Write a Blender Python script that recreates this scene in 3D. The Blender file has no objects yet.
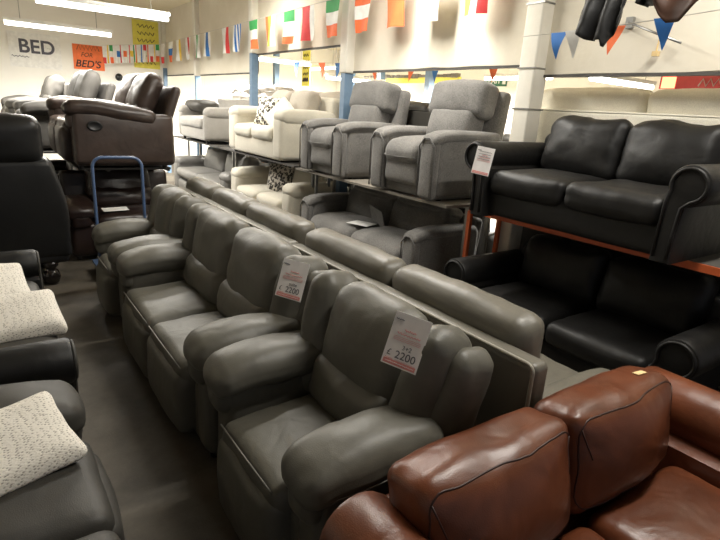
import bpy, bmesh, math, random
from mathutils import Vector, Matrix, Euler, noise
from mathutils.bvhtree import BVHTree
random.seed(7)
S = bpy.context.scene
COL = S.collection
R = math.radians

# ------------------------------------------------------------------ materials
def _mat(name):
    m = bpy.data.materials.new(name); m.use_nodes = True
    nt = m.node_tree
    return m, nt, nt.nodes['Principled BSDF']

def leather(name, col, rough=.42, wr=.35, var=.25, spec=.5, scale=1.0):
    """leather: fine grain, soft long creases, mild tone variation"""
    m, nt, b = _mat(name); N = nt.nodes.new; L = nt.links.new
    tc = N('ShaderNodeTexCoord')
    n1 = N('ShaderNodeTexNoise'); n1.inputs['Scale'].default_value = 3.2*scale; n1.inputs['Detail'].default_value = 5; n1.inputs['Distortion'].default_value = 1.2
    n2 = N('ShaderNodeTexVoronoi'); n2.inputs['Scale'].default_value = 260
    L(tc.outputs['Object'], n1.inputs['Vector']); L(tc.outputs['Object'], n2.inputs['Vector'])
    cr = N('ShaderNodeValToRGB'); e = cr.color_ramp.elements
    e[0].position = .3; e[1].position = .72
    e[0].color = tuple(c*(1-var) for c in col)+(1,); e[1].color = tuple(min(1, c*(1+var)) for c in col)+(1,)
    L(n1.outputs['Fac'], cr.inputs['Fac']); L(cr.outputs['Color'], b.inputs['Base Color'])
    n3 = N('ShaderNodeTexNoise'); n3.inputs['Scale'].default_value = 6.5*scale; n3.inputs['Detail'].default_value = 2; n3.inputs['Distortion'].default_value = .5
    L(tc.outputs['Object'], n3.inputs['Vector'])
    b1 = N('ShaderNodeBump'); b1.inputs['Strength'].default_value = wr; b1.inputs['Distance'].default_value = .02
    L(n3.outputs['Fac'], b1.inputs['Height'])
    b2 = N('ShaderNodeBump'); b2.inputs['Strength'].default_value = .12; b2.inputs['Distance'].default_value = .003
    L(n2.outputs['Distance'], b2.inputs['Height']); L(b1.outputs['Normal'], b2.inputs['Normal']); L(b2.outputs['Normal'], b.inputs['Normal'])
    b.inputs['Roughness'].default_value = rough
    b.inputs['Specular IOR Level'].default_value = spec
    return m

def fabric(name, col, var=.3, scale=180, rough=.95):
    m, nt, b = _mat(name); N = nt.nodes.new; L = nt.links.new
    tc = N('ShaderNodeTexCoord')
    n1 = N('ShaderNodeTexNoise'); n1.inputs['Scale'].default_value = scale; n1.inputs['Detail'].default_value = 3
    n2 = N('ShaderNodeTexNoise'); n2.inputs['Scale'].default_value = 5; n2.inputs['Detail'].default_value = 3
    L(tc.outputs['Object'], n1.inputs['Vector']); L(tc.outputs['Object'], n2.inputs['Vector'])
    mx = N('ShaderNodeMath'); mx.operation = 'ADD'
    ml = N('ShaderNodeMath'); ml.operation = 'MULTIPLY'; ml.inputs[1].default_value = .35
    L(n2.outputs['Fac'], ml.inputs[0]); L(n1.outputs['Fac'], mx.inputs[0]); L(ml.outputs[0], mx.inputs[1])
    cr = N('ShaderNodeValToRGB'); e = cr.color_ramp.elements
    e[0].position = .48; e[1].position = .9
    e[0].color = tuple(c*(1-var) for c in col)+(1,); e[1].color = tuple(min(1, c*(1+var)) for c in col)+(1,)
    L(mx.outputs[0], cr.inputs['Fac']); L(cr.outputs['Color'], b.inputs['Base Color'])
    bp = N('ShaderNodeBump'); bp.inputs['Strength'].default_value = .4; bp.inputs['Distance'].default_value = .004
    L(n1.outputs['Fac'], bp.inputs['Height']); L(bp.outputs['Normal'], b.inputs['Normal'])
    b.inputs['Roughness'].default_value = rough; b.inputs['Specular IOR Level'].default_value = .2
    b.inputs['Sheen Weight'].default_value = .25
    return m

def plain(name, col, rough=.6, metal=0., emit=0., alpha=1.):
    m, nt, b = _mat(name); N = nt.nodes.new; L = nt.links.new
    tc = N('ShaderNodeTexCoord'); n = N('ShaderNodeTexNoise'); n.inputs['Scale'].default_value = 14; n.inputs['Detail'].default_value = 4
    L(tc.outputs['Object'], n.inputs['Vector'])
    cr = N('ShaderNodeValToRGB'); e = cr.color_ramp.elements
    e[0].position = .3; e[1].position = .7
    e[0].color = tuple(c*.9 for c in col)+(1,); e[1].color = tuple(min(1, c*1.06) for c in col)+(1,)
    L(n.outputs['Fac'], cr.inputs['Fac']); L(cr.outputs['Color'], b.inputs['Base Color'])
    b.inputs['Roughness'].default_value = rough; b.inputs['Metallic'].default_value = metal
    if emit:
        b.inputs['Emission Color'].default_value = tuple(col)+(1,); b.inputs['Emission Strength'].default_value = emit
    return m

def wallmat(name, col, stain=.12, scale=1.3):
    m, nt, b = _mat(name); N = nt.nodes.new; L = nt.links.new
    tc = N('ShaderNodeTexCoord')
    n = N('ShaderNodeTexNoise'); n.inputs['Scale'].default_value = scale; n.inputs['Detail'].default_value = 7; n.inputs['Roughness'].default_value = .65
    L(tc.outputs['Object'], n.inputs['Vector'])
    cr = N('ShaderNodeValToRGB'); e = cr.color_ramp.elements
    e[0].position = .25; e[1].position = .65
    e[0].color = (col[0]*(1-stain), col[1]*(1-stain*1.15), col[2]*(1-stain*1.5), 1); e[1].color = tuple(col)+(1,)
    L(n.outputs['Fac'], cr.inputs['Fac']); L(cr.outputs['Color'], b.inputs['Base Color'])
    n2 = N('ShaderNodeTexNoise'); n2.inputs['Scale'].default_value = 35; n2.inputs['Detail'].default_value = 5
    L(tc.outputs['Object'], n2.inputs['Vector'])
    bp = N('ShaderNodeBump'); bp.inputs['Strength'].default_value = .12; bp.inputs['Distance'].default_value = .01
    L(n2.outputs['Fac'], bp.inputs['Height']); L(bp.outputs['Normal'], b.inputs['Normal'])
    b.inputs['Roughness'].default_value = .85
    return m

def leopard(name, bg, ring, core, scale=22):
    m, nt, b = _mat(name); N = nt.nodes.new; L = nt.links.new
    tc = N('ShaderNodeTexCoord')
    n = N('ShaderNodeTexNoise'); n.inputs['Scale'].default_value = 30
    mx = N('ShaderNodeMixRGB'); mx.blend_type = 'ADD'; mx.inputs['Fac'].default_value = .05
    L(tc.outputs['Object'], mx.inputs[1]); L(tc.outputs['Object'], n.inputs['Vector']); L(n.outputs['Color'], mx.inputs[2])
    v = N('ShaderNodeTexVoronoi'); v.inputs['Scale'].default_value = scale
    L(mx.outputs[0], v.inputs['Vector'])
    cr = N('ShaderNodeValToRGB'); cr.color_ramp.interpolation = 'CONSTANT'; e = cr.color_ramp.elements
    e[0].position = 0; e[0].color = core+(1,); e[1].position = .2; e[1].color = ring+(1,)
    x = e.new(.52); x.color = bg+(1,)
    L(v.outputs['Distance'], cr.inputs['Fac']); L(cr.outputs['Color'], b.inputs['Base Color'])
    b.inputs['Roughness'].default_value = .9
    return m

def speckle(name, bg, dot, scale=34, thr=.42):
    """off-white cloth with rows of small leaf flecks"""
    m, nt, b = _mat(name); N = nt.nodes.new; L = nt.links.new
    tc = N('ShaderNodeTexCoord'); mp = N('ShaderNodeMapping'); mp.inputs['Scale'].default_value = (1, 1, 2.1); mp.inputs['Rotation'].default_value = (.3, .6, .5)
    v = N('ShaderNodeTexVoronoi'); v.inputs['Scale'].default_value = scale; v.inputs['Randomness'].default_value = .55
    L(tc.outputs['Object'], mp.inputs['Vector']); L(mp.outputs['Vector'], v.inputs['Vector'])
    cr = N('ShaderNodeValToRGB'); e = cr.color_ramp.elements
    e[0].position = thr-.1; e[0].color = dot+(1,); e[1].position = thr; e[1].color = bg+(1,)
    L(v.outputs['Distance'], cr.inputs['Fac']); L(cr.outputs['Color'], b.inputs['Base Color'])
    bp = N('ShaderNodeBump'); bp.inputs['Strength'].default_value = .3; bp.inputs['Distance'].default_value = .006
    L(v.outputs['Distance'], bp.inputs['Height']); L(bp.outputs['Normal'], b.inputs['Normal'])
    b.inputs['Roughness'].default_value = .9
    return m

def concrete(name):
    m, nt, b = _mat(name); N = nt.nodes.new; L = nt.links.new
    tc = N('ShaderNodeTexCoord')
    n = N('ShaderNodeTexNoise'); n.inputs['Scale'].default_value = 2.2; n.inputs['Detail'].default_value = 9; n.inputs['Roughness'].default_value = .7
    L(tc.outputs['Object'], n.inputs['Vector'])
    cr = N('ShaderNodeValToRGB'); e = cr.color_ramp.elements
    e[0].position = .3; e[0].color = (.05, .042, .031, 1); e[1].position = .75; e[1].color = (.135, .115, .088, 1)
    L(n.outputs['Fac'], cr.inputs['Fac']); L(cr.outputs['Color'], b.inputs['Base Color'])
    n2 = N('ShaderNodeTexNoise'); n2.inputs['Scale'].default_value = 120; n2.inputs['Detail'].default_value = 4
    L(tc.outputs['Object'], n2.inputs['Vector'])
    bp = N('ShaderNodeBump'); bp.inputs['Strength'].default_value = .3; bp.inputs['Distance'].default_value = .004
    L(n2.outputs['Fac'], bp.inputs['Height']); L(bp.outputs['Normal'], b.inputs['Normal'])
    b.inputs['Roughness'].default_value = .75
    return m

M = dict(
    olive=leather('olive_grey_leather', (.108, .102, .083), .47, .35, .12),
    olive_pipe=plain('pale_grey_piping', (.15, .142, .12), .5),
    taupe=leather('taupe_grey_leather', (.125, .115, .092), .42, .3, .1),
    taupe_rim=leather('pale_taupe_rim', (.30, .28, .23), .4, .1, .08),
    black=leather('black_leather', (.0075, .007, .0065), .48, .3, .25, .38),
    black2=leather('matt_black_leather', (.012, .012, .012), .4, .12, .2, .4),
    char=leather('charcoal_leather', (.046, .043, .037), .56, .2, .15),
    tan=leather('chestnut_leather', (.125, .036, .014), .34, .5, .3, .5, .9),
    tan_pipe=plain('dark_chestnut_seam', (.035, .01, .005), .5),
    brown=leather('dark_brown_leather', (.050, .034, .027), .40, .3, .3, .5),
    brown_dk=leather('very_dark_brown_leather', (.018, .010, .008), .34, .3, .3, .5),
    gleather=leather('mid_grey_leather', (.15, .145, .135), .38, .2, .1),
    ggrey=leather('dark_grey_suede', (.085, .08, .073), .6, .2, .2, .3),
    gfab=fabric('flecked_grey_fabric', (.165, .158, .148), .5),
    gfab_dk=fabric('flecked_grey_trim', (.12, .115, .108), .5),
    lgfab=fabric('light_grey_fabric', (.27, .255, .23), .22),
    cream=fabric('cream_fabric', (.52, .485, .40), .16),
    creamlt=fabric('pale_cream_fabric', (.84, .80, .68), .1),
    beige=fabric('warm_beige_fabric', (.38, .34, .28), .18),
    leop=leopard('leopard_print', (.75, .71, .6), (.02, .018, .015), (.40, .35, .28), 24),
    leop2=leopard('dim_leopard_print', (.5, .46, .4), (.02, .018, .015), (.2, .17, .14), 26),
    speck=speckle('white_fleck_cloth', (.84, .80, .72), (.42, .38, .33), 75, .36),
    speck2=speckle('white_leaf_cloth', (.84, .80, .72), (.36, .33, .28), 75, .34),
    wall=wallmat('cream_panel_paint', (.76, .71, .60), .14),
    wall2=wallmat('white_wall_paint', (.88, .86, .80), .05),
    ceil=wallmat('cream_ceiling_paint', (.80, .72, .55), .08),
    floor=concrete('worn_concrete'),
    column=wallmat('white_column_paint', (.76, .73, .65), .1, 3),
    blue=plain('blue_steel_paint', (.13, .21, .31), .45),
    bluetube=plain('blue_tube_paint', (.07, .115, .22), .35),
    orange=plain('orange_steel_paint', (.52, .10, .025), .5),
    board=plain('pale_shelf_board', (.20, .18, .15), .8),
    boarddk=plain('dark_shelf_board', (.06, .055, .05), .8),
    steel=plain('grey_steel', (.35, .35, .34), .35, .8),
    darkwood=plain('dark_turned_wood', (.012, .009, .008), .18),
    blackplastic=plain('black_plastic', (.012, .012, .012), .4),
    card=plain('white_card', (.86, .83, .82), .6),
    ink=plain('pencil_ink', (.10, .10, .12), .8),
    redink=plain('faded_red_ink', (.75, .33, .32), .8),
    redband=plain('pink_red_band', (.78, .30, .28), .7),
    tube=plain('lit_tube', (1, .98, .92), .4, 0, 7.),
    fixture=plain('white_light_housing', (.8, .8, .76), .5),
    yellow=plain('yellow_poster_paper', (.80, .72, .12), .7),
    orangep=plain('orange_poster_paper', (.90, .20, .06), .7),
    marker=plain('black_marker_ink', (.03, .02, .02), .7),
    pgreen=plain('flag_green', (.05, .36, .10), .7), pwhite=plain('flag_white', (.85, .84, .80), .7),
    porange=plain('flag_orange', (.85, .17, .05), .7), pred=plain('flag_red', (.68, .05, .05), .7),
    pblue=plain('flag_blue', (.03, .17, .52), .7), pyellow=plain('flag_yellow', (.88, .62, .08), .7),
    cord=plain('string', (.55, .52, .46), .8),
    hide=leather('dark_hide', (.020, .020, .020), .55, .4, .3, .4),
    hidebrown=leather('brown_hide', (.075, .038, .026), .5, .4, .3, .4),
    exitg=plain('exit_green', (.04, .16, .09), .5),
    redsign=plain('dark_red_sign', (.42, .04, .04), .5),
    redlit=plain('lit_red_sign', (1, .30, .15), .5, 0, 2.),
    paper=plain('white_paper', (.80, .80, .77), .7),
    seamlight=plain('light_stitch', (.34, .32, .27), .6),
    gold=plain('tan_hang_tag', (.70, .52, .25), .6),
)

# ------------------------------------------------------------------ mesh helpers
def mesh(name, bm, mats, parent=None, smooth=True):
    me = bpy.data.meshes.new(name); bm.normal_update(); bm.to_mesh(me); bm.free()
    for m in (mats if isinstance(mats, (list, tuple)) else [mats]): me.materials.append(m)
    if smooth:
        for p in me.polygons: p.use_smooth = True
    o = bpy.data.objects.new(name, me); COL.objects.link(o)
    if parent: o.parent = parent
    return o

def thing(name, label, cat, loc=(0, 0, 0), rz=0, group=None):
    o = bpy.data.objects.new(name, None); COL.objects.link(o)
    o.empty_display_size = .1
    o.location = loc; o.rotation_euler = (0, 0, R(rz)); o['label'] = label; o['category'] = cat
    if group: o['group'] = group
    return o

def tag(o, label, cat, group=None):
    o['label'] = label; o['category'] = cat
    if group: o['group'] = group
    return o

def struct(o): o['kind'] = 'structure'; return o

NB = bmesh.new
def axis(h, r, n, k=3):
    c = []
    for i in range(k): c.append(-h + r*(1-math.cos(i/k*math.pi/2))*1.0 if False else -h + r*i/k)
    a, b = -h+r, h-r
    if b-a > 1e-5:
        for i in range(n+1): c.append(a+(b-a)*i/n)
    else: c.append(0)
    for i in range(k): c.append(h - r + r*(i+1)/k)
    return c

def pad(bm, c, s, r=.05, cr=(0, 0, 0), rot=(0, 0, 0), seg=6, amp=0., fr=7., fn=None, mi=0, seed=None):
    """upholstered block: rounded box with crowned faces and soft wrinkles"""
    if seed is None: seed = random.random()*50
    h = [v/2 for v in s]; r = min(r, *[v*.999 for v in h])
    ax = [axis(v, r, seg) for v in h]
    mat = Euler(rot).to_matrix(); C = Vector(c); cache = {}
    def V(p):
        key = tuple(round(v, 6) for v in p)
        if key in cache: return cache[key]
        inner = Vector([max(-(h[i]-r), min(h[i]-r, p[i])) for i in range(3)])
        d = Vector(p)-inner
        if d.length > 1e-9: d.normalize()
        q = inner+d*r; u = [q[i]/h[i] for i in range(3)]
        o = Vector(q)
        for i in range(3):
            j, k = (i+1) % 3, (i+2) % 3
            if cr[i]: o[i] += cr[i]*u[i]*max(0, 1-u[j]**2)*max(0, 1-u[k]**2)
        if amp:
            o += d*amp*(noise.noise(Vector(p)*fr+Vector((seed, seed*.7, 3)))*1.0+.5*noise.noise(Vector(p)*fr*2.3+Vector((3, seed, seed))))
        if fn: o = fn(o, u)
        v = bm.verts.new(mat@o+C); cache[key] = v; return v
    for a in range(3):
        b, c2 = (a+1) % 3, (a+2) % 3
        for sgn in (-1, 1):
            for i in range(len(ax[b])-1):
                for j in range(len(ax[c2])-1):
                    ps = []
                    for (x, y) in ((i, j), (i+1, j), (i+1, j+1), (i, j+1)):
                        p = [0, 0, 0]; p[a] = sgn*h[a]; p[b] = ax[b][x]; p[c2] = ax[c2][y]; ps.append(V(p))
                    if sgn < 0: ps.reverse()
                    if len(set(ps)) == 4:
                        f = bm.faces.new(ps); f.material_index = mi
    return bm

def box(bm, c, s, rot=(0, 0, 0), mi=0):
    m = Matrix.Translation(c)@Euler(rot).to_matrix().to_4x4()@Matrix.Diagonal((s[0], s[1], s[2], 1))
    g = bmesh.ops.create_cube(bm, size=1, matrix=m)
    for f in {f for v in g['verts'] for f in v.link_faces}: f.material_index = mi
    return bm

def bbox(bm, c, s, bv=.006, rot=(0, 0, 0), mi=0):
    return pad(bm, c, s, bv, rot=rot, seg=1, mi=mi)

def tube(bm, pts, r, n=8, closed=False, mi=0, cap=True):
    pts = [Vector(p) for p in pts]; N = len(pts); rings = []
    rr = r if isinstance(r, (list, tuple)) else [r]*N
    up = None
    for i, p in enumerate(pts):
        a = pts[(i-1) % N] if (closed or i > 0) else p
        b = pts[(i+1) % N] if (closed or i < N-1) else p
        t = (b-a).normalized()
        if up is None:
            up = Vector((0, 0, 1)) if abs(t.z) < .9 else Vector((1, 0, 0))
        x = up.cross(t)
        if x.length < 1e-4: x = Vector((0, 1, 0)).cross(t)
        x.normalize(); y = t.cross(x).normalized(); up = y
        rings.append([bm.verts.new(p+(x*math.cos(2*math.pi*k/n)+y*math.sin(2*math.pi*k/n))*rr[i]) for k in range(n)])
    for i in range(N if closed else N-1):
        A, B = rings[i], rings[(i+1) % N]
        for k in range(n):
            f = bm.faces.new((A[k], A[(k+1) % n], B[(k+1) % n], B[k])); f.material_index = mi
    if cap and not closed:
        bm.faces.new(list(reversed(rings[0]))).material_index = mi; bm.faces.new(rings[-1]).material_index = mi
    return bm

def lathe(bm, prof, c=(0, 0, 0), n=16, mi=0):
    C = Vector(c); rings = []
    for (r, z) in prof:
        rings.append([bm.verts.new(C+Vector((max(r, 1e-4)*math.cos(2*math.pi*k/n), max(r, 1e-4)*math.sin(2*math.pi*k/n), z))) for k in range(n)])
    for A, B in zip(rings, rings[1:]):
        for k in range(n): bm.faces.new((A[k], A[(k+1) % n], B[(k+1) % n], B[k])).material_index = mi
    bm.faces.new(list(reversed(rings[0]))).material_index = mi; bm.faces.new(rings[-1]).material_index = mi
    return bm

def prism(bm, prof, y0, y1, bev=.02, steps=6, shift=None, mi=0):
    """profile in XZ (counter-clockwise seen from -Y) swept along Y with softened ends"""
    n = len(prof)
    # inward offset using vertex normals
    nor = []
    for i in range(n):
        a = Vector(prof[i-1]); b = Vector(prof[(i+1) % n]); t = (b-a).normalized(); nor.append(Vector((-t.y, t.x)))
    area = sum(prof[i][0]*prof[(i+1) % n][1]-prof[(i+1) % n][0]*prof[i][1] for i in range(n))
    sg = 1 if area > 0 else -1
    st = [(y0, bev), (y0+bev*.3, bev*.3), (y0+bev, 0)]
    for i in range(1, steps): st.append((y0+bev+(y1-y0-2*bev)*i/steps, 0))
    st += [(y1-bev, 0), (y1-bev*.3, bev*.3), (y1, bev)]
    rings = []
    for (y, ins) in st:
        ring = []
        for i, (x, z) in enumerate(prof):
            q = Vector((x, z))+nor[i]*ins*sg
            p = Vector((q.x, y, q.y))
            if shift: p = shift(p, (y-y0)/(y1-y0))
            ring.append(bm.verts.new(p))
        rings.append(ring)
    for A, B in zip(rings, rings[1:]):
        for k in range(n):
            q = (A[k], A[(k+1) % n], B[(k+1) % n], B[k])
            bm.faces.new(q if area > 0 else tuple(reversed(q))).material_index = mi
    f = bm.faces.new(rings[0] if area < 0 else rings[0]); f.material_index = mi
    f = bm.faces.new(list(reversed(rings[-1]))); f.material_index = mi
    bmesh.ops.recalc_face_normals(bm, faces=bm.faces[:])
    return bm

def arc(cx, cz, r, a0, a1, n):
    return [(cx+r*math.cos(R(a0+(a1-a0)*i/n)), cz+r*math.sin(R(a0+(a1-a0)*i/n))) for i in range(n+1)]

def seam_pts(bm, loop2d, o):
    """points of a seam lying on the -Y side of the geometry in bm"""
    bm.normal_update(); tr = BVHTree.FromBMesh(bm); out = []
    for (x, z) in loop2d:
        h = tr.ray_cast(Vector((x, o-2, z)), Vector((0, 1, 0)))[0]
        if h is not None: out.append(h)
    return out

def dense(loop, k=4):
    out = []
    for a, b in zip(loop, loop[1:]+loop[:1]):
        n = max(1, int(k*math.hypot(b[0]-a[0], b[1]-a[1])/.04))
        out += [(a[0]+(b[0]-a[0])*i/n, a[1]+(b[1]-a[1])*i/n) for i in range(n)]
    return out

def text(name, body, size, mat, loc, rot, parent=None, shear=0., bold=0., align='CENTER'):
    cu = bpy.data.curves.new(name, 'FONT'); cu.body = body; cu.size = size; cu.align_x = align; cu.align_y = 'CENTER'
    cu.shear = shear; cu.offset = bold; cu.extrude = .0004
    t = bpy.data.objects.new(name, cu); COL.objects.link(t)
    dg = bpy.context.evaluated_depsgraph_get(); dg.update()
    me = bpy.data.meshes.new_from_object(t.evaluated_get(dg))
    bpy.data.objects.remove(t)
    me.materials.clear(); me.materials.append(mat)
    o = bpy.data.objects.new(name, me); COL.objects.link(o); o.location = loc; o.rotation_euler = rot
    if parent: o.parent = parent
    return o

def rect_loop(x0, x1, z0, z1, y, r=.05, n=4):
    p = []
    for (cx, cz, a) in ((x1-r, z1-r, 0), (x0+r, z1-r, 90), (x0+r, z0+r, 180), (x1-r, z0+r, 270)):
        p += [(cx+r*math.cos(R(a+90*i/n)), y, cz+r*math.sin(R(a+90*i/n))) for i in range(n+1)]
    return p

# ------------------------------------------------------------------ setting
def slab(name, lo, hi, m):
    bm = NB(); c = [(a+b)/2 for a, b in zip(lo, hi)]; s = [abs(b-a) for a, b in zip(lo, hi)]
    box(bm, c, s); return struct(mesh(name, bm, m, None, False))

ZC = 3.6
slab('floor', (-3.2, -3, -.1), (10.2, 16, 0), M['floor'])
slab('ceiling', (-3.2, -3, ZC), (10.2, 16, ZC+.1), M['ceil'])
slab('wall_back', (-3.2, 13.3, 0), (3.68, 13.42, ZC), M['wall2'])
slab('wall_left', (-3.3, -3, 0), (-3.2, 13.42, ZC), M['wall2'])
slab('wall_far', (10.1, -3, 0), (10.2, 16, ZC), M['wall2'])
slab('wall_end', (3.68, 15.9, 0), (10.1, 16, ZC), M['wall2'])
# cream boards above the openings, one per bay, with a worn lower edge
def bay_panel(name, y0, y1, zb, x=3.74):
    bm = NB(); n = 26
    for s, xx in ((0, x), (1, x+.05)):
        pass
    top0 = []; bot0 = []; top1 = []; bot1 = []
    for i in range(n+1):
        y = y0+(y1-y0)*i/n; z = zb+.012*noise.noise(Vector((y*3, zb, 0)))
        bot0.append(bm.verts.new((x, y, z))); top0.append(bm.verts.new((x, y, ZC)))
        bot1.append(bm.verts.new((x+.05, y, z))); top1.append(bm.verts.new((x+.05, y, ZC)))
    for i in range(n):
        bm.faces.new((bot0[i+1], bot0[i], top0[i], top0[i+1])); bm.faces.new((bot1[i], bot1[i+1], top1[i+1], top1[i]))
        bm.faces.new((bot0[i], bot0[i+1], bot1[i+1], bot1[i]))
    o = struct(mesh(name, bm, M['wall'], None, False))
    b2 = NB(); box(b2, (x+.02, (y0+y1)/2, zb-.012), (.05, abs(y1-y0), .02))
    mesh('edge_strip', b2, M['ggrey'], o, False)
    return o
bay_panel('wall_right', 13.3, 11.0, 2.25)
bay_panel('wall_right', 11.0, 8.3, 2.23)
bay_panel('wall_right', 8.3, 5.62, 2.50)
bay_panel('wall_right', 5.62, 2.9, 2.19)
bay_panel('wall_right', 2.9, -2.9, 2.11)
# columns between the bays: white casing above, blue post below
for i, (y, w, zs) in enumerate(((2.9, .165, 0.0), (5.6, .15, 2.16), (8.3, .14, 2.5), (11.0, .12, 2.2), (13.25, .10, 2.4))):
    bm = NB()
    if zs < ZC: bbox(bm, (3.7, y, (zs+ZC)/2), (w, w, ZC-zs), .02)
    o = struct(mesh('trim_%d' % (i+1), bm, M['column']))
    if zs:
        bm = NB(); box(bm, (3.7, y, zs/2), (w*.8, w*.6, zs)); mesh('lower_post', bm, M['blue'], o, False)
    else:
        bm = NB()
        for z in (1.84, 2.15, 2.62): box(bm, (3.7, y, z), (w+.012, w+.012, .012))
        mesh('strap', bm, M['steel'], o, False)

# ------------------------------------------------------------------ upholstery builders (local: front faces -Y, width along X)
def recliner(name, label, cat, loc, rz, w, seats, m, D=.84, aw=.25, hb=1.0, group=None, pipe=None, handle=False, tilt=11, wings=True, amp=.007, arm_t=0, arm_up=0):
    t = thing(name, label, cat, loc, rz, group)
    f = -D/2; bo = D-.22; iw = w-2*aw; sw = iw/seats
    bm = NB(); pad(bm, (0, .03, .21), (w-.06, D-.14, .36), .05, seg=4, amp=amp*.5); mesh('base', bm, m, t)
    bm = NB(); pad(bm, (0, D/2-.10, .52), (w-.10, .10, hb-.24), .045, rot=(R(-7 if tilt < 20 else -19), 0, 0), seg=5, amp=amp*.5); mesh('back_panel', bm, m, t)
    for i in range(seats):
        x = -iw/2+sw*(i+.5)
        bm = NB(); pad(bm, (x, f+.085, .235), (sw-.015, .15, .36), .06, (0, .02, 0), seg=6, amp=amp); mesh('footrest', bm, m, t)
        bm = NB()
        pad(bm, (x, f+.34, .395), (sw-.012, .62, .17), .065, (0, .0, .03), rot=(R(2.), 0, 0), seg=10, amp=amp)
        if pipe: tube(bm, [(x-sw/2+.03, f+.035, .452), (x, f+.028, .462), (x+sw/2-.03, f+.035, .452)], .004, 6, mi=1)
        mesh('seat', bm, [m, pipe or m], t)
        bm = NB(); pad(bm, (x, f+bo-.085, .575), (sw-.015, .17, .26), .08, (0, .03, .0), rot=(R(-tilt), 0, 0), seg=8, amp=amp*1.5); mesh('lumbar_cushion', bm, m, t)
        def puff(o, u):
            o = o.copy(); o.x *= 1-.06*max(0, u[2]); return o
        bm = NB(); pad(bm, (x, f+bo, hb-.215), (sw-.015, .19, .46), .085, (0, .04, .02), rot=(R(-tilt), 0, 0), seg=9, amp=amp*1.4, fn=puff); mesh('back_cushion', bm, m, t)
    for s in (-1, 1):
        xa = s*(w/2-aw/2)
        bm = NB(); pad(bm, (s*(w/2-aw/2-.0), .02, .27+arm_up*.9), (aw-.075 if not handle else aw-.02, D-.14, .44+arm_up*1.8), .045, (.015, 0, 0), seg=6, amp=amp)
        side = mesh('arm_panel', bm, m, t)
        if handle:
            b = NB(); lathe(b, [(.0, 0), (.075, 0), (.075, .006), (.06, .012), (.05, .006), (0, .006)], n=20)
            h = mesh('recliner_handle', b, M['blackplastic'], side); h.rotation_euler = (0, R(90*s), 0); h.scale = (.7, 1, 1); h.location = (s*(w/2+.0), -.28, .44)
        def lobe(o, u):
            o = o.copy(); k = max(0, -u[1])
            o.z -= .035*k*k*k; o.x *= 1-.05*k*k; return o
        bm = NB(); pad(bm, (xa, f+.045+(bo-.06)/2, .54+arm_up), (aw+.02, bo-.06, .135), .05, (.015, .02, .035), rot=(R(-arm_t), 0, 0), seg=10, amp=amp*1.3, fn=lobe)
        if pipe:
            za = .475+arm_up
            tube(bm, [(xa-s*(aw/2-.03), f+.044, za+.008), (xa+s*(aw/2-.03), f+.044, za+.008), (xa+s*(aw/2+.004), f+.08, za+.014), (xa+s*(aw/2+.022), f+.25, za+.02), (xa+s*(aw/2+.02), f+.42, za+.025), (xa+s*(aw/2), f+.57, za+.025)], .0032, 6, mi=1)
        mesh('arm_pad', bm, [m, pipe or m], t)
        bm = NB(); pad(bm, (xa, f+.095, .43+arm_up), (aw-.085, .09, .15), .04, (0, .01, .01), rot=(R(6), 0, 0), seg=6, amp=amp*.8, fr=9); mesh('arm_front', bm, m, t)
        if wings:
            bm = NB(); pad(bm, (s*(iw/2+.078), f+bo-.0, .715), (.15, .25, hb-.43), .07, (.02, .02, .02), rot=(R(-tilt), R(s*5), 0), seg=8, amp=amp*1.6); mesh('wing', bm, m, t)
            bm = NB(); pad(bm, (s*(iw/2+.16), f+bo+.07, .68), (.11, .20, hb-.49), .052, (.02, .02, .01), rot=(R(-tilt), R(s*6), 0), seg=8, amp=amp*1.2); mesh('outer_wing', bm, m, t)
    bm = NB()
    for x in (-w/2+.1, w/2-.1):
        for y in (f+.15, D/2-.15): lathe(bm, [(.025, 0), (.03, .05)], (x, y, 0), 10)
    mesh('glide_feet', bm, M['blackplastic'], t)
    return t

def loose_back_sofa(name, label, cat, loc, rz, w, bols, m, rim, D=.95, aw=.24, hp=.86, group=None, hb=1.04, amp=.006, bd=.23):
    """bols: list of (x0, x1) spans of the pillow tops in local X"""
    t = thing(name, label, cat, loc, rz, group); f = -D/2; iw = w-2*aw
    bm = NB(); pad(bm, (0, 0, .21), (w-.02, D-.10, .34), .05, seg=5, amp=amp*.5); mesh('base', bm, m, t)
    bm = NB(); pad(bm, (0, D/2-.055, hp/2+.03), (w, .10, hp-.06), .03, seg=6, amp=amp*.6, fr=3); bp = mesh('back_panel', bm, m, t)
    bm = NB(); tube(bm, rect_loop(-w/2+.012, w/2-.012, .06, hp-.004, D/2-.012, .03), .008, 6, True); mesh('piping', bm, rim, bp)
    for (x0, x1) in bols:
        sw = x1-x0; x = (x0+x1)/2
        bm = NB(); pad(bm, (x, D/2-.105-bd/2, hb-.30), (sw-.01, bd, .60), .075, (.012, .015, .015), rot=(R(-5), 0, 0), seg=9, amp=amp*1.6)
        for s in (-1, 1): pass
        c = mesh('back_cushion', bm, m, t)
    n = len(bols)
    for i in range(n):
        sw = iw/n; x = -iw/2+sw*(i+.5)
        bm = NB(); pad(bm, (x, f+.34, .40), (sw-.012, .62, .18), .06, (0, .01, .03), seg=8, amp=amp); mesh('seat', bm, m, t)
    for s in (-1, 1):
        xa = s*(w/2-aw/2)
        bm = NB(); pad(bm, (xa, -.06, .31), (aw, D-.18, .54), .075, (.01, 0, .04), seg=7, amp=amp); mesh('arm', bm, m, t)
    bm = NB()
    for x in (-w/2+.1, w/2-.1):
        for y in (f+.12, D/2-.1): lathe(bm, [(.025, 0), (.03, .07)], (x, y, 0), 10)
    mesh('feet', bm, M['blackplastic'], t)
    return t

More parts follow.
